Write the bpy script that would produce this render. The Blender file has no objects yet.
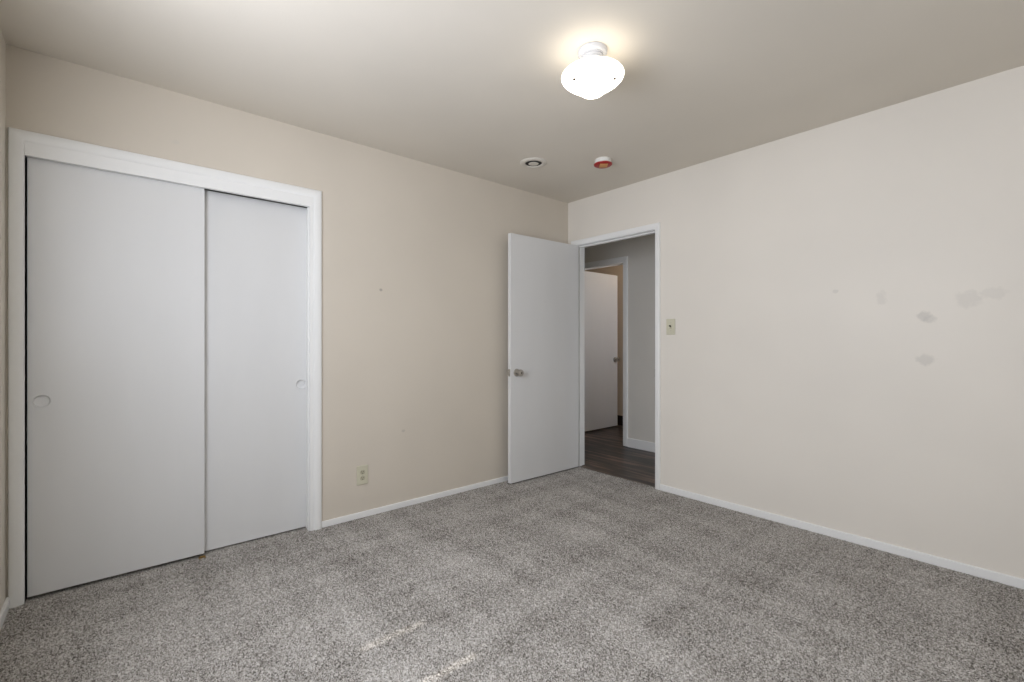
import bpy, bmesh, math
import numpy as np
from mathutils import Vector, Matrix

scene = bpy.context.scene
C = scene.collection
R = math.radians


def lin(r, g, b):
    def f(c):
        c /= 255.0
        return c / 12.92 if c <= 0.04045 else ((c + 0.055) / 1.055) ** 2.4
    return (f(r), f(g), f(b), 1.0)


# ------------------------------------------------------------------ camera
CAM_POS = (2.9211, -3.2447, 1.1552)
FOCAL_PX = 463.66
YAW = 49.867                      # degrees the view is turned left of +Y
cam_data = bpy.data.cameras.new('camera')
cam_data.sensor_fit = 'HORIZONTAL'
cam_data.sensor_width = 36.0
cam_data.lens = 36.0 * FOCAL_PX / 1024.0
cam_data.shift_x = 7.98 / 1024
cam_data.clip_start = 0.02
cam = bpy.data.objects.new('camera', cam_data)
cam.location = CAM_POS
cam.rotation_euler = (R(90), 0, R(YAW))
C.objects.link(cam)
scene.camera = cam

# ------------------------------------------------------------------ view
scene.view_settings.view_transform = 'Standard'
scene.view_settings.look = 'None'
scene.view_settings.exposure = 0.0
scene.view_settings.gamma = 1.0
scene.view_settings.use_curve_mapping = False

# ------------------------------------------------------------------ sky and sun
world = bpy.data.worlds.new('sky')
scene.world = world
world.use_nodes = True
wn = world.node_tree
bg = wn.nodes['Background']
sky = wn.nodes.new('ShaderNodeTexSky')
sky.sky_type = 'NISHITA'
sky.sun_disc = False
sky.sun_elevation = R(36)
wn.links.new(sky.outputs['Color'], bg.inputs['Color'])
bg.inputs['Strength'].default_value = 0.15

sun_data = bpy.data.lights.new('sun', 'SUN')
sun_data.energy = 6.0
sun_data.angle = R(0.4)
sun_data.color = (1.0, 0.96, 0.9)
sun = bpy.data.objects.new('sun', sun_data)
SUN_ELEV = 36.0
sun.rotation_euler = (0, R(90 - SUN_ELEV), 0)     # shines towards -X and down
C.objects.link(sun)


def area(name, loc, rot, sx, sy, watts, col):
    d = bpy.data.lights.new(name, 'AREA')
    d.shape = 'RECTANGLE'
    d.size, d.size_y = sx, sy
    d.energy = watts
    d.color = col
    o = bpy.data.objects.new(name, d)
    o.location = loc
    o.rotation_euler = rot
    C.objects.link(o)
    return o


def point(name, loc, watts, col, radius=0.06):
    d = bpy.data.lights.new(name, 'POINT')
    d.energy = watts
    d.color = col
    d.shadow_soft_size = radius
    o = bpy.data.objects.new(name, d)
    o.location = loc
    C.objects.link(o)
    return o


# room dimensions (corner of closet wall and door wall is the origin)
XE = 3.95        # window wall
YN = -3.60       # near wall
H = 2.44
HALL = 1.07      # far hall wall
# daylight coming in through the two windows behind the camera
WIN_NEAR = (1.00, 2.70, 0.94, 2.26)     # x0 x1 z0 z1 on the near wall
WIN_SIDE = (-2.75, -0.95, 0.92, 2.08)   # y0 y1 z0 z1 on the window wall
DAY = (0.93, 0.98, 1.09)
area('daylight_near', ((WIN_NEAR[0] + WIN_NEAR[1]) / 2, YN + 0.03, 1.63), (R(90), 0, 0), 1.50, 1.20, 48, DAY)
area('daylight_side', (XE - 0.035, (WIN_SIDE[0] + WIN_SIDE[1]) / 2, 1.5), (R(90), 0, R(90)), 1.70, 1.06, 3.5, DAY)
area('hall_fill', (2.57, 0.57, 0.90), (R(90), 0, R(90)), 0.6, 1.0, 6.0, DAY)  # unseen fill light added to brighten the hall
area('daylight_far_room', (0.87, 1.62, 1.80), (R(90), 0, R(90)), 0.5, 0.6, 6.0, DAY)
point('far_room_light', (-0.50, 1.98, 2.32), 1.5, (1.0, 0.84, 0.64), 0.06)


# ------------------------------------------------------------------ materials
def material(name, col, rough=0.5, spec=0.5, metal=0.0):
    m = bpy.data.materials.new(name)
    m.use_nodes = True
    b = m.node_tree.nodes['Principled BSDF']
    b.inputs['Base Color'].default_value = col
    b.inputs['Roughness'].default_value = rough
    b.inputs['Specular IOR Level'].default_value = spec
    b.inputs['Metallic'].default_value = metal
    return m


def nodes_of(m):
    nt = m.node_tree
    return nt, nt.nodes['Principled BSDF']


def coords(nt, scale=(1, 1, 1)):
    g = nt.nodes.new('ShaderNodeNewGeometry')
    mp = nt.nodes.new('ShaderNodeMapping')
    mp.inputs['Scale'].default_value = scale
    nt.links.new(g.outputs['Position'], mp.inputs['Vector'])
    return mp.outputs['Vector']


def noise(nt, vec, scale, detail=3.0, rough=0.5):
    n = nt.nodes.new('ShaderNodeTexNoise')
    n.inputs['Scale'].default_value = scale
    n.inputs['Detail'].default_value = detail
    n.inputs['Roughness'].default_value = rough
    nt.links.new(vec, n.inputs['Vector'])
    return n.outputs['Fac']


def ramp(nt, fac, stops):
    r = nt.nodes.new('ShaderNodeValToRGB')
    e = r.color_ramp.elements
    while len(e) < len(stops):
        e.new(0.5)
    for k, (p, c) in enumerate(stops):
        e[k].position = p
        e[k].color = c
    nt.links.new(fac, r.inputs['Fac'])
    return r.outputs['Color']


def mix(nt, fac, a, b, mode='MIX'):
    n = nt.nodes.new('ShaderNodeMix')
    n.data_type = 'RGBA'
    n.blend_type = mode
    for v, i in ((fac, 0), (a, 6), (b, 7)):
        if isinstance(v, (int, float)):
            n.inputs[i].default_value = v
        elif isinstance(v, tuple):
            n.inputs[i].default_value = v
        else:
            nt.links.new(v, n.inputs[i])
    return n.outputs[2]


def math_node(nt, op, a, b=0.0, c=None):
    n = nt.nodes.new('ShaderNodeMath')
    n.operation = op
    for i, v in enumerate((a, b) if c is None else (a, b, c)):
        if isinstance(v, (int, float)):
            n.inputs[i].default_value = v
        else:
            nt.links.new(v, n.inputs[i])
    return n.outputs[0]


def bump(nt, b, h, strength, dist):
    n = nt.nodes.new('ShaderNodeBump')
    n.inputs['Strength'].default_value = strength
    n.inputs['Distance'].default_value = dist
    nt.links.new(h, n.inputs['Height'])
    nt.links.new(n.outputs['Normal'], b.inputs['Normal'])


def spot_mask(nt, centre, radii, seed):
    """soft ragged blotch in world space; a zero radius ignores that axis"""
    g = nt.nodes.new('ShaderNodeNewGeometry')
    wob = nt.nodes.new('ShaderNodeTexNoise')
    wob.inputs['Scale'].default_value = 34.0
    wob.inputs['Detail'].default_value = 4.0
    nt.links.new(g.outputs['Position'], wob.inputs['Vector'])
    v = nt.nodes.new('ShaderNodeVectorMath')
    v.operation = 'SUBTRACT'
    nt.links.new(g.outputs['Position'], v.inputs[0])
    v.inputs[1].default_value = centre
    s = nt.nodes.new('ShaderNodeVectorMath')
    s.operation = 'MULTIPLY'
    nt.links.new(v.outputs[0], s.inputs[0])
    s.inputs[1].default_value = [0 if r == 0 else 1 / r for r in radii]
    ln = nt.nodes.new('ShaderNodeVectorMath')
    ln.operation = 'LENGTH'
    nt.links.new(s.outputs[0], ln.inputs[0])
    d = math_node(nt, 'MULTIPLY_ADD', wob.outputs['Fac'], 1.5, ln.outputs['Value'])
    mr = nt.nodes.new('ShaderNodeMapRange')
    mr.inputs['From Min'].default_value = 1.40
    mr.inputs['From Max'].default_value = 1.85
    mr.inputs['To Min'].default_value = 1.0
    mr.inputs['To Max'].default_value = 0.0
    nt.links.new(d, mr.inputs['Value'])
    return mr.outputs['Result']


CREAM = lin(230, 223, 210)


def wall_paint(name, col=CREAM, spots=(), rough=0.5, spec=0.35):
    m = material(name, col, rough, spec)
    nt, b = nodes_of(m)
    vec = coords(nt)
    big = noise(nt, vec, 1.3, 2.0)
    dark = tuple(c * 0.955 for c in col[:3]) + (1.0,)
    out = ramp(nt, big, [(0.35, dark), (0.65, col)])
    for k, (centre, radii, tint, amount) in enumerate(spots):
        f = math_node(nt, 'MULTIPLY', spot_mask(nt, centre, radii, k), amount)
        out = mix(nt, f, out, tint)
    nt.links.new(out, b.inputs['Base Color'])
    bump(nt, b, noise(nt, vec, 120.0, 3.0), 0.06, 0.004)
    return m


M = {}
GREY_FILL = lin(176, 172, 166)
M['wall'] = wall_paint('cream_wall_paint')
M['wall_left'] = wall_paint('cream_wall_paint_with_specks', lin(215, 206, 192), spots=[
    ((0.0, -1.866, 1.500), (0, 0.012, 0.012), lin(120, 115, 108), 0.5),
    ((0.0, -1.70, 0.53), (0, 0.016, 0.010), lin(170, 165, 155), 0.4),
    ((0.0, -3.0, 2.18), (0, 0.020, 0.012), lin(200, 196, 186), 0.3),
])
M['wall_right'] = wall_paint('cream_wall_paint_with_filler_patches', lin(233, 227, 217), spots=[
    ((2.478, 0.0, 1.288), (0.034, 0, 0.028), GREY_FILL, 0.36),
    ((2.506, 0.0, 1.268), (0.026, 0, 0.022), GREY_FILL, 0.30),
    ((2.490, 0.0, 1.057), (0.038, 0, 0.030), GREY_FILL, 0.30),
    ((2.306, 0.0, 1.395), (0.024, 0, 0.040), GREY_FILL, 0.16),
    ((2.645, 0.0, 1.362), (0.050, 0, 0.045), GREY_FILL, 0.18),
    ((2.735, 0.0, 1.385), (0.050, 0, 0.030), GREY_FILL, 0.14),
    ((2.094, 0.0, 1.447), (0.018, 0, 0.012), GREY_FILL, 0.25),
])
M['ceiling'] = wall_paint('ceiling_paint', lin(229, 222, 210), rough=0.7, spec=0.2)
M['hall_wall'] = wall_paint('greige_hall_paint', lin(222, 218, 210))
M['far_wall'] = wall_paint('peach_far_room_paint', lin(228, 206, 180))

M['trim'] = material('white_trim_gloss', lin(240, 240, 238), 0.32, 0.5)
M['door'] = material('white_door_paint', lin(224, 224, 223), 0.36, 0.5)
nt, b = nodes_of(M['door'])
grain = noise(nt, coords(nt, (60, 60, 1.6)), 1.0, 4.0)
nt.links.new(ramp(nt, noise(nt, coords(nt, (5, 5, 1.2)), 1.0, 3.0),
                  [(0.3, lin(221, 221, 220)), (0.7, lin(224, 224, 223))]), b.inputs['Base Color'])
bump(nt, b, grain, 0.05, 0.003)

# carpet: salt and pepper cut pile
M['carpet'] = material('grey_speckled_carpet', lin(150, 145, 138), 0.95, 0.05)
nt, b = nodes_of(M['carpet'])
vec = coords(nt)
wv = nt.nodes.new('ShaderNodeTexVoronoi')
wv.inputs['Scale'].default_value = 250.0
nt.links.new(vec, wv.inputs['Vector'])
sep = nt.nodes.new('ShaderNodeSeparateColor')
nt.links.new(wv.outputs['Color'], sep.inputs['Color'])
patch = noise(nt, vec, 3.4, 4.0, 0.6)  # broad blotches: pile-lay shading painted into the base colour
# vacuum tracks along both wall directions, their pile shading put into the colour
track_x = noise(nt, coords(nt, (0.7, 7.0, 1)), 1.0, 3.0, 0.55)
track_y = noise(nt, coords(nt, (6.0, 0.6, 1)), 1.0, 3.0, 0.55)
lay_shade = math_node(nt, 'ADD', math_node(nt, 'MULTIPLY', patch, 0.38), math_node(nt, 'MULTIPLY', math_node(nt, 'ADD', track_x, track_y), 0.46))
val = math_node(nt, 'ADD', math_node(nt, 'SUBTRACT', lay_shade, 0.665), sep.outputs[0])
nt.links.new(ramp(nt, val, [(0.0, lin(84, 79, 73)), (0.26, lin(142, 137, 130)), (0.62, lin(178, 173, 167)), (1.0, lin(214, 210, 205))]),
             b.inputs['Base Color'])
b.inputs['Sheen Weight'].default_value = 0.1

# dark wood plank floor of the hall
M['planks'] = material('dark_wood_planks', lin(70, 52, 42), 0.38, 0.5)
nt, b = nodes_of(M['planks'])
br = nt.nodes.new('ShaderNodeTexBrick')
br.inputs['Scale'].default_value = 1.0
br.inputs['Brick Width'].default_value = 1.2
br.inputs['Row Height'].default_value = 0.15
br.inputs['Mortar Size'].default_value = 0.0022
br.inputs['Color1'].default_value = lin(92, 77, 67)
br.inputs['Color2'].default_value = lin(52, 43, 39)
br.inputs['Mortar'].default_value = lin(26, 20, 17)
br.offset = 0.37
nt.links.new(coords(nt), br.inputs['Vector'])
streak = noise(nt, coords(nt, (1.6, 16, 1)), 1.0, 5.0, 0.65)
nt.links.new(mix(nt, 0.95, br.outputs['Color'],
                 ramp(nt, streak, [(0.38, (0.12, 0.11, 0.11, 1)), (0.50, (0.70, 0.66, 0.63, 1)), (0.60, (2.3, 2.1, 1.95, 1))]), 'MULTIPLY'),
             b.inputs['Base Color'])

M['dark_base'] = material('dark_brown_base', lin(46, 36, 30), 0.5)
M['nickel'] = material('satin_nickel', lin(186, 182, 176), 0.32, 0.5, 1.0)
M['ivory'] = material('ivory_plastic', lin(206, 202, 180), 0.35, 0.5)
M['ivory_dark'] = material('ivory_plastic_worn', lin(182, 177, 154), 0.4, 0.5)
M['slot'] = material('dark_slot', lin(38, 34, 30), 0.6)
M['porcelain'] = material('white_porcelain', lin(196, 197, 200), 0.25, 0.5)
M['white_plastic'] = material('white_plastic', lin(236, 234, 228), 0.4, 0.5)
M['vent_white'] = material('off_white_vent_metal', lin(224, 218, 207), 0.45, 0.5)
M['red'] = material('red_plastic', lin(164, 36, 34), 0.4, 0.5)
M['tan'] = material('tan_label', lin(214, 160, 104), 0.6, 0.3)
M['brass'] = material('brass_guide', lin(158, 132, 86), 0.4, 0.5, 0.8)
M['screw'] = material('dark_bronze_screw', lin(60, 52, 44), 0.4, 0.5, 0.8)
M['dark'] = material('closet_dark_paint', lin(150, 144, 134), 0.8, 0.2)
M['glass'] = material('window_glass', (1, 1, 1, 1), 0.02, 0.5)
nt, b = nodes_of(M['glass'])
tr = nt.nodes.new('ShaderNodeBsdfTransparent')
ms = nt.nodes.new('ShaderNodeMixShader')
ms.inputs['Fac'].default_value = 0.08
b.inputs['Metallic'].default_value = 1.0
nt.links.new(tr.outputs[0], ms.inputs[1])
nt.links.new(b.outputs[0], ms.inputs[2])
nt.links.new(ms.outputs[0], nt.nodes['Material Output'].inputs['Surface'])
M['blind'] = material('white_blind_slat', lin(235, 233, 228), 0.5, 0.3)
# lit opal glass of the lamp shade
M['opal'] = material('lit_opal_glass', lin(250, 246, 236), 0.15, 0.5)
nt, b = nodes_of(M['opal'])
b.inputs['Emission Color'].default_value = (1.0, 0.91, 0.77, 1)
tc = nt.nodes.new('ShaderNodeTexCoord')
sx = nt.nodes.new('ShaderNodeSeparateXYZ')
nt.links.new(tc.outputs['Object'], sx.inputs['Vector'])
mr = nt.nodes.new('ShaderNodeMapRange')       # emission graded by height: shoulder set dimmer than the lower bowl
for k, v in (('From Min', -0.135), ('From Max', -0.086), ('To Min', 5.5), ('To Max', 1.75)):
    mr.inputs[k].default_value = v
nt.links.new(sx.outputs['Z'], mr.inputs['Value'])
nt.links.new(mr.outputs['Result'], b.inputs['Emission Strength'])


# ------------------------------------------------------------------ mesh helpers
def add_box(bm, lo, hi):
    vs = [bm.verts.new((x, y, z)) for x in (lo[0], hi[0]) for y in (lo[1], hi[1]) for z in (lo[2], hi[2])]
    for f in ((0, 1, 3, 2), (4, 6, 7, 5), (0, 4, 5, 1), (2, 3, 7, 6), (0, 2, 6, 4), (1, 5, 7, 3)):
        bm.faces.new([vs[i] for i in f])


def boxes(*ranges):
    """each range = (x0, x1, y0, y1, z0, z1)"""
    bm = bmesh.new()
    for x0, x1, y0, y1, z0, z1 in ranges:
        add_box(bm, (x0, y0, z0), (x1, y1, z1))
    return bm


def add_lathe(bm, prof, mat=None, n=48, caps=True):
    """prof: (radius, height) pairs turned about local Z, then moved by mat"""
    mat = mat or Matrix()
    rings = []
    for r, h in prof:
        if r < 1e-6:
            rings.append([bm.verts.new(mat @ Vector((0, 0, h)))])
        else:
            rings.append([bm.verts.new(mat @ Vector((r * math.cos(2 * math.pi * k / n), r * math.sin(2 * math.pi * k / n), h)))
                          for k in range(n)])
    for a, c in zip(rings, rings[1:]):
        for k in range(n):
            k2 = (k + 1) % n
            if len(a) == 1 and len(c) == 1:
                continue
            if len(a) == 1:
                bm.faces.new((a[0], c[k2], c[k]))
            elif len(c) == 1:
                bm.faces.new((a[k], a[k2], c[0]))
            else:
                bm.faces.new((a[k], a[k2], c[k2], c[k]))
    if caps:
        for ring in (rings[0], rings[-1]):
            if len(ring) > 1:
                bm.faces.new(ring)


def lathe(prof, mat=None, n=48, caps=True):
    bm = bmesh.new()
    add_lathe(bm, prof, mat, n, caps)
    return bm


def obj(name, bm, m, parent=None, bevel=0.0, smooth=False, loc=None, rot=None):
    bmesh.ops.recalc_face_normals(bm, faces=bm.faces)
    me = bpy.data.meshes.new(name)
    bm.to_mesh(me)
    bm.free()
    me.materials.append(m)
    if smooth:
        for p in me.polygons:
            p.use_smooth = True
        me.set_sharp_from_angle(angle=R(38))
    o = bpy.data.objects.new(name, me)
    C.objects.link(o)
    if parent:
        o.parent = parent
    if loc:
        o.location = loc
    if rot:
        o.rotation_euler = rot
    if bevel:
        mod = o.modifiers.new('bevel', 'BEVEL')
        mod.width = bevel
        mod.segments = 3
        mod.limit_method = 'ANGLE'
    return o


def struct(name, bm, m, label=None, cat=None, parent=None, bevel=0.0, smooth=False):
    o = obj(name, bm, m, parent, bevel, smooth)
    if parent is None:
        mark(o, label, cat)
    return o


def mark(o, label, cat):
    o['kind'] = 'structure'
    if label:
        o['label'] = label
    if cat:
        o['category'] = cat


def thing(name, label, cat, loc=(0, 0, 0), rot=(0, 0, 0)):
    o = bpy.data.objects.new(name, None)
    o.empty_display_size = 0.05
    o.location = loc
    o.rotation_euler = rot
    o['label'] = label
    o['category'] = cat
    C.objects.link(o)
    return o


def casing(u0, u1, v1, prof, place):
    """mitred trim round three sides of an opening. prof = (distance out from the opening, thickness)"""
    bm = bmesh.new()
    rows = []
    for w, t in prof:
        rows.append([bm.verts.new(place(u, v, t)) for u, v in
                     ((u0 - w, 0), (u0 - w, v1 + w), (u1 + w, v1 + w), (u1 + w, 0))])
    n = len(rows)
    for a, c in zip(rows, rows[1:] + rows[:1]):
        for k in range(3):
            bm.faces.new((a[k], a[k + 1], c[k + 1], c[k]))
    bm.faces.new([r[0] for r in rows])
    bm.faces.new([r[3] for r in rows])
    return bm


def ranch(w, t):
    return [(0, 0), (0, t * 0.45), (w * 0.08, t * 0.58), (w * 0.45, t * 0.82), (w * 0.72, t), (w * 0.92, t), (w * 0.985, t * 0.88), (w, t * 0.6), (w, 0)]


# ------------------------------------------------------------------ the room shell
def carpet_mesh():
    """one slab whose top is a fine grid of standing tufts"""
    rng = np.random.default_rng(7)
    step = 0.0039
    nx, ny = int(XE / step) + 1, int(-YN / step) + 1
    gx, gy = np.meshgrid(np.linspace(0, XE, nx), np.linspace(YN, 0, ny), indexing='ij')
    inner = np.ones_like(gx)
    inner[0, :] = inner[-1, :] = inner[:, 0] = inner[:, -1] = 0
    gz = rng.uniform(-0.0045, 0.0045, gx.shape) * inner
    gx = gx + rng.uniform(-0.0012, 0.0012, gx.shape) * inner
    gy = gy + rng.uniform(-0.0012, 0.0012, gy.shape) * inner
    co = np.stack([gx, gy, gz], -1).reshape(-1, 3)
    idx = np.arange(nx * ny).reshape(nx, ny)
    q = np.stack([idx[:-1, :-1], idx[1:, :-1], idx[1:, 1:], idx[:-1, 1:]], -1).reshape(-1, 4)
    # flat strips that run under the doorway and the closet doors
    n0 = len(co)
    ext = []
    for ax, bx_, ay, by in ((0.094, 0.908, 0.0, 0.03), (-0.11, 0.0, -3.542, -2.311)):
        ext += [(ax, ay, 0), (bx_, ay, 0), (bx_, by, 0), (ax, by, 0)]
    co = np.concatenate([co, np.array(ext)])
    q = np.concatenate([q, np.arange(n0, n0 + 8).reshape(2, 4)])
    me = bpy.data.meshes.new('floor')
    me.vertices.add(len(co)); me.vertices.foreach_set('co', co.ravel())
    me.loops.add(q.size); me.loops.foreach_set('vertex_index', q.ravel().astype(np.int32))
    me.polygons.add(len(q)); me.polygons.foreach_set('loop_start', np.arange(0, q.size, 4, dtype=np.int32))
    me.update(calc_edges=True)
    me.polygons.foreach_set('use_smooth', np.ones(len(q), dtype=bool))
    me.materials.append(M['carpet'])
    o = bpy.data.objects.new('floor', me)
    C.objects.link(o)
    mark(o, 'grey speckled cut pile carpet covering the bedroom floor', 'carpet')


carpet_mesh()
struct('subfloor', boxes((-0.11, XE, YN - 0.1, 0.03, -0.10, -0.006)), M['dark'], 'floor slab under the grey carpet', 'floor')
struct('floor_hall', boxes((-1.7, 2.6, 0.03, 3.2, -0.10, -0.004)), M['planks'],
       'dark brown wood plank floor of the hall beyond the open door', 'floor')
struct('ceiling', boxes((-0.1, XE + 0.1, YN - 0.1, 0.06, H, H + 0.12)), M['ceiling'],
       'off white painted bedroom ceiling', 'ceiling')
struct('ceiling_hall', boxes((-1.7, 2.6, 0.06, 3.2, H, H + 0.12)), M['ceiling'], 'ceiling of the hall beyond the door', 'ceiling')

# closet wall, x = 0
CY0, CY1, CZ = -3.542, -2.311, 2.030          # rough opening
struct('wall_left', boxes((-0.11, 0, CY1, 0.0, 0, H), (-0.11, 0, YN - 0.1, CY0, 0, H), (-0.11, 0, CY0, CY1, CZ, H)),
       M['wall_left'], 'cream painted wall that holds the sliding closet doors', 'wall')
# door wall, y = 0
DX0, DX1, DZ = 0.079, 0.923, 2.042
struct('wall_right', boxes((-0.11, DX0, 0, 0.12, 0, H), (DX1, XE + 0.1, 0, 0.12, 0, H), (DX0, DX1, 0, 0.12, DZ, H)),
       M['wall_right'], 'long cream wall with grey filler patches right of the open door', 'wall')
# near wall with its window
x0, x1, z0, z1 = WIN_NEAR
struct('wall_near', boxes((0, x0, YN - 0.1, YN, 0, H), (x1, XE + 0.1, YN - 0.1, YN, 0, H), (x0, x1, YN - 0.1, YN, 0, z0), (x0, x1, YN - 0.1, YN, z1, H)),
       M['wall'], 'cream wall at the left edge beside the closet', 'wall')
y0, y1, z0, z1 = WIN_SIDE
struct('wall_window', boxes((XE, XE + 0.1, YN, y0, 0, H), (XE, XE + 0.1, y1, 0.0, 0, H), (XE, XE + 0.1, y0, y1, 0, z0), (XE, XE + 0.1, y0, y1, z1, H)),
       M['wall'], 'cream wall behind the camera facing the closet', 'wall')
# inside of the closet
struct('wall_closet', boxes((-0.74, -0.70, -3.6, -2.2, 0, 2.3), (-0.74, -0.11, -3.64, -3.56, 0, 2.3), (-0.74, -0.11, -2.24, -2.2, 0, 2.3),
                            (-0.74, -0.11, -3.6, -2.2, 2.26, 2.3), (-0.74, -0.11, -3.6, -2.2, -0.1, 0)),
       M['dark'], 'inside of the closet behind the sliding doors', 'wall')
# hall and far room
HX0, HX1, HZ = -0.960, -0.138, 2.040
struct('wall_hall', boxes((-1.7, HX0, HALL, HALL + 0.12, 0, H), (HX1, 2.6, HALL, HALL + 0.12, 0, H), (HX0, HX1, HALL, HALL + 0.12, HZ, H),
                          (-1.75, -1.7, 0.12, 3.2, 0, H), (2.6, 2.7, 0.12, 0.25, 0, H), (2.6, 2.7, 0.89, HALL + 0.12, 0, H), (2.6, 2.7, 0.25, 0.89, 0, 0.38), (2.6, 2.7, 0.25, 0.89, 1.42, H), (-1.7, -0.11, 0.0, 0.12, 0, H)),
       M['hall_wall'], 'greige hall wall seen through the open door', 'wall')
struct('wall_far_room', boxes((-1.7, 0.9, 2.10, 2.16, 0, H), (0.9, 1.0, HALL + 0.12, 1.34, 0, H), (0.9, 1.0, 1.90, 2.16, 0, H), (0.9, 1.0, 1.34, 1.90, 0, 1.46), (0.9, 1.0, 1.34, 1.90, 2.14, H)), M['far_wall'],
       'warm peach wall of the lit room beyond the hall', 'wall')

# windows behind the camera (frame, glass) -------------------------------------------------
def window(name, place, u0, u1, z0, z1, label):
    root = thing(name, label, 'window')
    root['kind'] = 'structure'
    bm = bmesh.new()
    def bx(a0, a1, d0, d1, c0, c1):
        p, q = place(a0, d0, c0), place(a1, d1, c1)
        add_box(bm, [min(p[i], q[i]) for i in range(3)], [max(p[i], q[i]) for i in range(3)])
    w = 0.045
    bx(u0, u0 + w, -0.09, -0.03, z0, z1); bx(u1 - w, u1, -0.09, -0.03, z0, z1)
    bx(u0 + w, u1 - w, -0.09, -0.03, z0, z0 + w); bx(u0 + w, u1 - w, -0.09, -0.03, z1 - w, z1)
    um = (u0 + u1) / 2
    bx(um - 0.022, um + 0.022, -0.08, -0.04, z0 + w, z1 - w)
    obj('window_frame', bm, M['trim'], root, 0.003)
    bm = bmesh.new()
    bx(u0 + w, um - 0.022, -0.064, -0.058, z0 + w, z1 - w); bx(um + 0.022, u1 - w, -0.064, -0.058, z0 + w, z1 - w)
    obj('pane', bm, M['glass'], root)
    return root


near_place = lambda u, d, z: (u, YN + d, z)
side_place = lambda u, d, z: (XE - d, u, z)
window('window_1', near_place, *WIN_NEAR, 'white framed window in the near wall')
window('window_2', side_place, *WIN_SIDE, 'white framed window facing the closet')


window('window_3', lambda u, d, z: (0.9 - d, u, z), 1.34, 1.90, 1.46, 2.14, 'small window of the lit room beyond the hall')

window('added_window', lambda u, d, z: (2.6 - d, u, z), 0.25, 0.89, 0.38, 1.42, 'low added window at the unseen end of the hall')  # unseen window added to go with the hall fill light


def blind(name, place, u0, u1, z0, z1, label, gaps=()):
    """closed venetian blind; gaps = (u range, z) slits added to shape the sun streaks on the carpet"""
    root = thing(name, label, 'blind')
    bm = bmesh.new()
    step = 0.024
    z = z0
    while z < z1 - 0.03:
        ztop = min(z + step + 0.004, z1)
        parts = [(u0 + 0.004, u1 - 0.004, ztop)]
        for (ua, ub), zg, hgt in gaps:
            if z <= zg < z + step:
                parts = [(u0 + 0.004, ua, ztop), (ua, ub, ztop - 0.004 - hgt), (ub, u1 - 0.004, ztop)]
        for a, c, t in parts:
            p, q = place(a, -0.012, z), place(c, -0.0095, t)
            add_box(bm, [min(p[i], q[i]) for i in range(3)], [max(p[i], q[i]) for i in range(3)])
        z += step
    obj('slats', bm, M['blind'], root)
    bm = bmesh.new()
    p, q = place(u0 + 0.002, -0.027, z1 - 0.035), place(u1 - 0.002, -0.001, z1)
    add_box(bm, [min(p[i], q[i]) for i in range(3)], [max(p[i], q[i]) for i in range(3)])
    obj('head_rail', bm, M['blind'], root, 0.002)


tan_e = math.tan(R(SUN_ELEV))
blind('window_blind', near_place, *WIN_NEAR, 'white closed blind in the near wall window')
blind('window_blind', side_place, *WIN_SIDE, 'white closed blind facing the closet, slits added for sun streaks',
      gaps=[((-2.535, -2.265), (XE - 1.245) * tan_e, 0.013), ((-2.45, -2.225), (XE - 1.558) * tan_e, 0.014)])  # slits placed to throw the two streaks on the carpet

# ------------------------------------------------------------------ baseboards
BB = 0.048
def base(name, x0, x1, y0, y1, label, h=BB, z0=0.0, m='trim'):
    return struct(name, boxes((x0, x1, y0, y1, z0, h)), M[m], label, 'baseboard', bevel=0.004)


base('baseboard_left', 0.0, 0.011, -2.260, 0.0, 'low white baseboard between closet and corner', h=0.040)
base('baseboard_right', 0.955, XE, -0.013, 0.0, 'low white baseboard along the wall right of the door')
base('baseboard_near', 0.0, XE, YN, YN + 0.013, 'low white baseboard at the left edge beside the closet')
base('baseboard_window', XE - 0.013, XE, YN + 0.013, -0.013, 'low white baseboard under the window facing the closet')
base('baseboard_hall', -0.088, 2.6, HALL - 0.015, HALL, 'tall white baseboard of the hall wall', h=0.096, z0=-0.004)
base('baseboard_far', -1.7, 0.9, 2.085, 2.10, 'dark brown baseboard in the lit room beyond the hall', h=0.13, z0=-0.004, m='dark_base')

# ------------------------------------------------------------------ closet opening trim and sliding doors
left_place = lambda u, v, t: (t, u, v)
BULL = [(0, 0), (0, 0.0115), (0.003, 0.0155), (0.012, 0.0190), (0.025, 0.0205), (0.038, 0.0190), (0.047, 0.0150), (0.050, 0.009), (0.050, 0.005), (0.0475, 0.004), (0.0475, 0)]
t1 = struct('trim_1', casing(CY0, CY1, CZ, BULL, left_place), M['trim'], 'white casing round the sliding closet doors', 'door casing', smooth=True)
obj('fascia', boxes((-0.012, 0.0135, CY0, CY1, 1.971, CZ + 0.0015)), M['trim'], t1, 0.0015)
obj('jamb', boxes((-0.11, 0.0125, -2.332, CY1, 0, 1.973)), M['trim'], t1, 0.002)
obj('jamb', boxes((-0.11, 0.004, CY0 - 0.0065, CY0, 0, 2.028)), M['trim'], t1, 0.001)
obj('stop_strip', boxes((-0.030, -0.006, -2.3365, -2.332, 0, 1.973)), M['trim'], t1, 0.0005)
obj('track', boxes((-0.105, -0.014, CY0 + 0.002, -2.346, 1.999, 2.028)), M['screw'], t1)


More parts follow.
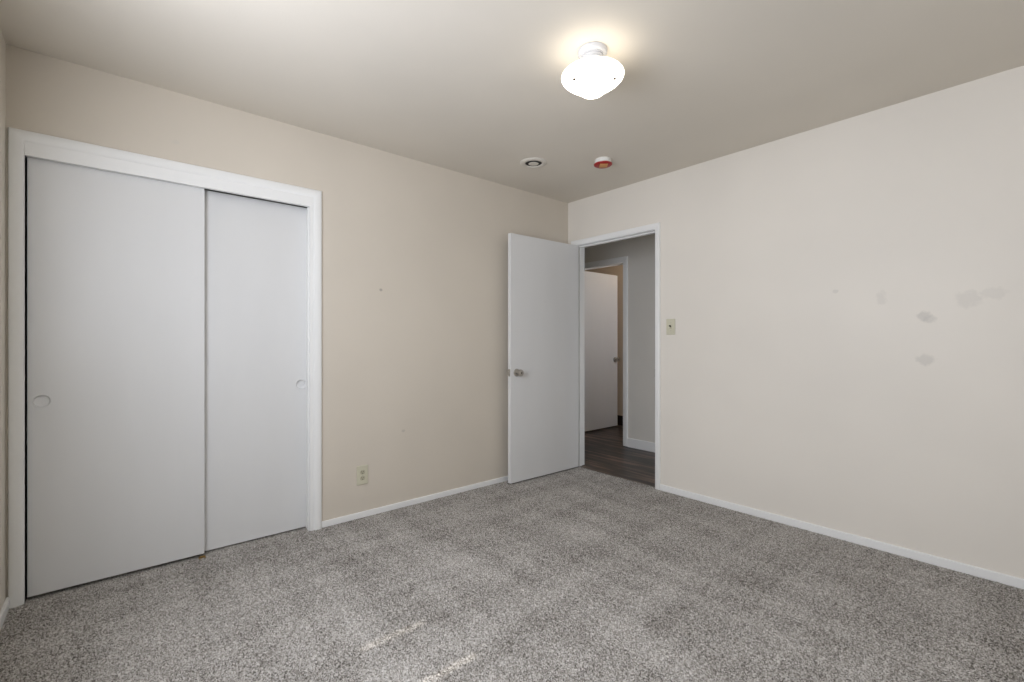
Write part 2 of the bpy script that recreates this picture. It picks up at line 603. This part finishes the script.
def sliding_door(name, x, y0, y1, ztop, zbot, pull_y, pull_z, label):
    root = thing(name, label, 'closet door', (x, (y0 + y1) / 2, 0))
    root['kind'] = 'structure'
    hw = (y1 - y0) / 2
    py, rp = pull_y - (y0 + y1) / 2, 0.029
    # slab with a round hole for the finger pull in its front face
    bm = bmesh.new()
    n = 32
    circ = [(py + rp * math.cos(2 * math.pi * k / n), pull_z + rp * math.sin(2 * math.pi * k / n)) for k in range(n)]
    s = 0.05
    sq = []
    for k in range(n):
        a = 2 * math.pi * k / n
        c, d = math.cos(a), math.sin(a)
        q = s / max(abs(c), abs(d))
        sq.append((py + q * c, pull_z + q * d))
    cv = [bm.verts.new((0, u, v)) for u, v in circ]
    sv = [bm.verts.new((0, u, v)) for u, v in sq]
    for k in range(n):
        k2 = (k + 1) % n
        bm.faces.new((cv[k], cv[k2], sv[k2], sv[k]))
    us, vs = [-hw, py - s, py + s, hw], [zbot, pull_z - s, pull_z + s, ztop]
    for i in range(3):
        for j in range(3):
            if i == 1 and j == 1:
                continue
            bm.faces.new([bm.verts.new((0, u, v)) for u, v in ((us[i], vs[j]), (us[i + 1], vs[j]), (us[i + 1], vs[j + 1]), (us[i], vs[j + 1]))])
    T = -0.034
    for (ua, va), (ub, vb) in (((-hw, zbot), (hw, zbot)), ((hw, zbot), (hw, ztop)), ((hw, ztop), (-hw, ztop)), ((-hw, ztop), (-hw, zbot))):
        bm.faces.new([bm.verts.new(c) for c in ((0, ua, va), (0, ub, vb), (T, ub, vb), (T, ua, va))])
    bm.faces.new([bm.verts.new((T, u, v)) for u, v in ((-hw, zbot), (-hw, ztop), (hw, ztop), (hw, zbot))])
    bmesh.ops.remove_doubles(bm, verts=bm.verts, dist=1e-5)
    obj('panel', bm, M['door'], root)
    pull = lathe([(0.033, 0.0), (0.0325, 0.0012), (0.030, 0.0016), (0.0275, 0.0004), (0.0265, -0.008), (0.024, -0.0105), (0.0, -0.0110)],
                 Matrix.Translation((0, py, pull_z)) @ Matrix.Rotation(R(90), 4, 'Y'), 40, caps=False)
    o = obj('finger_pull', pull, M['door'], root, smooth=True)
    return root


sliding_door('door_1', -0.016, -3.536, -2.870, 1.992, 0.017, -3.490, 0.884, 'wide left sliding closet door with the finger pull at its left edge')
sliding_door('door_2', -0.062, -2.90, -2.328, 1.978, 0.009, -2.362, 0.889, 'right sliding closet door set back behind the left one')
g = thing('floor_guide', 'tiny brass guide on the carpet between the closet doors', 'door guide', (-0.006, -2.882, 0.0))
obj('plate', boxes((-0.016, 0.014, -0.016, 0.016, 0.0, 0.003)), M['brass'], g, 0.001)
obj('fin', boxes((-0.004, 0.002, -0.012, 0.012, 0.003, 0.010)), M['brass'], g, 0.001)

# ------------------------------------------------------------------ bedroom doorway
right_place = lambda u, v, t: (u, -t, v)
t2 = struct('trim_2', casing(0.090, 0.912, 2.031, ranch(0.043, 0.016), right_place), M['trim'], 'white casing round the open bedroom doorway', 'door casing', smooth=True)
obj('jamb', boxes((0.0795, 0.094, 0.0005, 0.1195, 0, 2.0415), (0.908, 0.9225, 0.0005, 0.1195, 0, 2.0415), (0.094, 0.908, 0.0005, 0.1195, 2.027, 2.0415)),
    M['trim'], t2, 0.001)
obj('door_stop', boxes((0.094, 0.105, 0.040, 0.075, 0, 2.027), (0.897, 0.908, 0.040, 0.075, 0, 2.027), (0.105, 0.897, 0.040, 0.075, 2.016, 2.027)),
    M['trim'], t2, 0.001)
obj('casing', casing(0.090, 0.912, 2.031, ranch(0.043, 0.016), lambda u, v, t: (u, 0.12 + t, v)), M['trim'], t2, smooth=True)
s = obj('strike_plate', boxes((0.9065, 0.9085, -0.006, 0.034, 0.875, 0.935)), M['nickel'], t2, 0.001)

KNOB = [(0.0, 0.0), (0.031, 0.0), (0.032, 0.003), (0.030, 0.007), (0.020, 0.010), (0.0125, 0.013), (0.0115, 0.026), (0.015, 0.033),
        (0.024, 0.038), (0.0275, 0.046), (0.0275, 0.054), (0.024, 0.060), (0.015, 0.0625), (0.0, 0.0625)]


def swing_door(name, w, ztop, zbot, loc, rotz, kz, hinge_side_names, label):
    """hinge edge at the origin, slab along +X, faces at y = 0 and y = 0.035"""
    root = thing(name, label, 'door', loc, (0, 0, rotz))
    root['kind'] = 'structure'
    obj('panel', boxes((0.002, w, 0, 0.035, zbot, ztop)), M['door'], root, 0.002)
    for side in (0, 1):
        rot = Matrix.Rotation(R(-90 if side else 90), 4, 'X')
        pos = (w - 0.062, 0.035 if side else 0.0, kz)
        k = obj('door_knob', lathe(KNOB, Matrix.Translation(pos) @ rot, 36, caps=False), M['nickel'], root, smooth=True)
        kp = (pos[0], pos[1] + (0.0627 if side else -0.0627), kz)
        obj('lock_button', lathe([(0.0, 0.003), (0.005, 0.003), (0.006, 0.0), (0.006, -0.002)], Matrix.Translation(kp) @ rot, 20, caps=False), M['screw'], k, smooth=True)
    lp = obj('latch_plate', boxes((w - 0.0005, w + 0.0012, 0.005, 0.030, kz - 0.029, kz + 0.029)), M['nickel'], root, 0.0005)
    obj('latch_bolt', boxes((w + 0.001, w + 0.011, 0.011, 0.024, kz - 0.011, kz + 0.011)), M['nickel'], lp, 0.002)
    for hz in (0.22, 1.02, 1.80):
        hg = obj('hinge', boxes((-0.0005, 0.002, 0.0, 0.030, hz - 0.044, hz + 0.044)), M['trim'], root, 0.0005)
        obj('knuckle', lathe([(0.0, hz - 0.047), (0.0055, hz - 0.046), (0.0055, hz + 0.046), (0.0, hz + 0.047)], Matrix.Translation((0.0, -0.005, 0)), 16, caps=False),
            M['trim'], hg, smooth=True)
    return root


swing_door('door_3', 0.811, 2.021, 0.013, (0.0965, -0.002, 0), R(-90.8), 0.900, None, 'white flush bedroom door standing open with a satin knob')

# ------------------------------------------------------------------ hall doorway and the door beyond
hall_place = lambda u, v, t: (u, HALL - t, v)
t3 = struct('trim_3', casing(-0.949, -0.149, 2.026, ranch(0.060, 0.016), hall_place), M['trim'], 'white casing round the doorway across the hall', 'door casing', smooth=True)
obj('jamb', boxes((-0.9595, -0.945, HALL + 0.0005, HALL + 0.1195, 0, 2.0395), (-0.153, -0.1385, HALL + 0.0005, HALL + 0.1195, 0, 2.0395),
                  (-0.945, -0.153, HALL + 0.0005, HALL + 0.1195, 2.022, 2.0395)), M['trim'], t3, 0.001)
# opens away from us into the far room: mirrored swing
swing_door('door_4', 0.79, 2.040, 0.012, (-0.893, HALL + 0.124, 0), R(90), 0.907, None, 'grey white flush door standing ajar across the hall')

# ------------------------------------------------------------------ ceiling light
LX, LY = 1.604, -1.622
L = thing('ceiling_light', 'lit white glass schoolhouse ceiling light on a round white base', 'ceiling light', (LX, LY, H))
obj('canopy', lathe([(0.0, 0.0), (0.063, 0.0), (0.065, -0.003), (0.064, -0.014), (0.059, -0.020), (0.051, -0.022), (0.050, -0.027), (0.0, -0.027)], caps=False),
    M['porcelain'], L, smooth=True)
obj('fitter', lathe([(0.0, -0.027), (0.045, -0.027), (0.047, -0.031), (0.047, -0.035), (0.043, -0.037), (0.043, -0.041), (0.046, -0.043), (0.046, -0.048),
                     (0.042, -0.050), (0.042, -0.054), (0.045, -0.056), (0.045, -0.061), (0.040, -0.064), (0.040, -0.074), (0.0, -0.074)], caps=False),
    M['porcelain'], L, smooth=True)
SHADE = [(0.044, -0.062), (0.046, -0.076), (0.070, -0.081), (0.100, -0.088), (0.122, -0.097), (0.134, -0.106), (0.138, -0.114), (0.135, -0.123),
         (0.124, -0.135), (0.101, -0.151), (0.078, -0.166), (0.058, -0.1795), (0.0525, -0.186), (0.046, -0.1915), (0.030, -0.1935), (0.0, -0.194)]
sh = obj('shade', lathe(SHADE, n=64, caps=False), M['opal'], L, smooth=True)
mod = sh.modifiers.new('subsurf', 'SUBSURF'); mod.levels = 1; mod.render_levels = 1
for ang in (-101, 17, 137):
    a = R(ang)
    sc = lathe([(0.0, 0.005), (0.0045, 0.005), (0.0055, 0.003), (0.0055, -0.004)],
               Matrix.Translation((0.101 * math.cos(a), 0.101 * math.sin(a), -0.1535)) @ Matrix.Rotation(a, 4, 'Z') @ Matrix.Rotation(R(138), 4, 'Y'), 16, caps=False)
    obj('screw', sc, M['screw'], sh, smooth=True)

# ------------------------------------------------------------------ ceiling vent
V = thing('ceiling_vent', 'small round off white ceiling vent with a dark ring gap', 'vent', (0.502, -0.927, H))
obj('flange', lathe([(0.060, -0.002), (0.061, -0.007), (0.066, -0.010), (0.080, -0.009), (0.095, -0.005), (0.099, 0.0)], caps=False), M['vent_white'], V, smooth=True)
obj('throat', lathe([(0.0, -0.0012), (0.063, -0.0012), (0.063, -0.004)], caps=False), M['slot'], V)
obj('cone', lathe([(0.0, -0.002), (0.020, -0.004), (0.034, -0.0055), (0.037, -0.0075), (0.035, -0.009), (0.020, -0.0095), (0.0, -0.0095)], caps=False),
    M['vent_white'], V, smooth=True)

# ------------------------------------------------------------------ smoke detector
D = thing('smoke_detector', 'round white smoke detector with a red face on the ceiling', 'smoke detector', (0.860, -0.589, H))
obj('body', lathe([(0.0, 0.0), (0.056, 0.0), (0.058, -0.003), (0.058, -0.012), (0.055, -0.014), (0.056, -0.024), (0.059, -0.030), (0.0, -0.030)], caps=False),
    M['white_plastic'], D, smooth=True)
fc = obj('cover', lathe([(0.060, -0.029), (0.064, -0.032), (0.063, -0.037), (0.055, -0.042), (0.040, -0.045), (0.0, -0.046)], caps=False), M['red'], D, smooth=True)
obj('label', boxes((-0.026, 0.030, -0.042, 0.022, -0.0470, -0.0435)), M['tan'], fc, 0.0005, rot=(0, 0, R(45)))

# ------------------------------------------------------------------ power outlet
O = thing('wall_outlet', 'ivory double power outlet on the wall right of the closet', 'outlet', (0, -1.997, 0.278))
pl = obj('plate', boxes((0, 0.006, -0.038, 0.038, -0.062, 0.062)), M['ivory'], O, 0.003)
for dz in (0.0195, -0.0195):
    f = bmesh.new()
    pts = [(0.0165 * math.cos(2 * math.pi * k / 40), max(-0.0135, min(0.0135, 0.0165 * math.sin(2 * math.pi * k / 40)))) for k in range(40)]
    a = [f.verts.new((0.0055, u, dz + v)) for u, v in pts]
    c = [f.verts.new((0.0085, u * 0.96, dz + v * 0.96)) for u, v in pts]
    for k in range(40):
        f.faces.new((a[k], a[(k + 1) % 40], c[(k + 1) % 40], c[k]))
    f.faces.new(c)
    rc = obj('receptacle', f, M['ivory_dark'], O)
    obj('slots', boxes((0.0080, 0.0088, -0.0075, -0.0052, dz - 0.001, dz + 0.008), (0.0080, 0.0088, 0.0052, 0.0075, dz - 0.001, dz + 0.007),
                       (0.0080, 0.0088, -0.0024, 0.0024, dz - 0.0095, dz - 0.005)), M['slot'], rc)
obj('screw', lathe([(0.0, 0.0075), (0.0025, 0.0072), (0.003, 0.005)], Matrix.Rotation(R(90), 4, 'Y'), 16, caps=False), M['nickel'], O, smooth=True)

# ------------------------------------------------------------------ light switch
S = thing('light_switch', 'ivory toggle light switch on the wall right of the doorway', 'light switch', (1.043, 0, 1.263))
obj('plate', boxes((-0.036, 0.036, -0.006, 0, -0.060, 0.060)), M['ivory'], S, 0.003)
obj('bezel', boxes((-0.008, 0.008, -0.0072, -0.0055, -0.0145, 0.0145)), M['ivory_dark'], S, 0.0005)
tg = bmesh.new()
add_box(tg, (-0.0042, -0.017, -0.004), (0.0042, 0.0, 0.004))
bmesh.ops.rotate(tg, verts=tg.verts, cent=(0, 0, 0), matrix=Matrix.Rotation(R(-24), 3, 'X'))
obj('toggle', tg, M['slot'], S, 0.001, loc=(0, -0.006, 0.002))
for dz in (0.030, -0.030):
    obj('screw', lathe([(0.0, 0.0075), (0.0025, 0.0072), (0.003, 0.005)], Matrix.Translation((0, 0, dz)) @ Matrix.Rotation(R(90), 4, 'X'), 16, caps=False), M['nickel'], S, smooth=True)
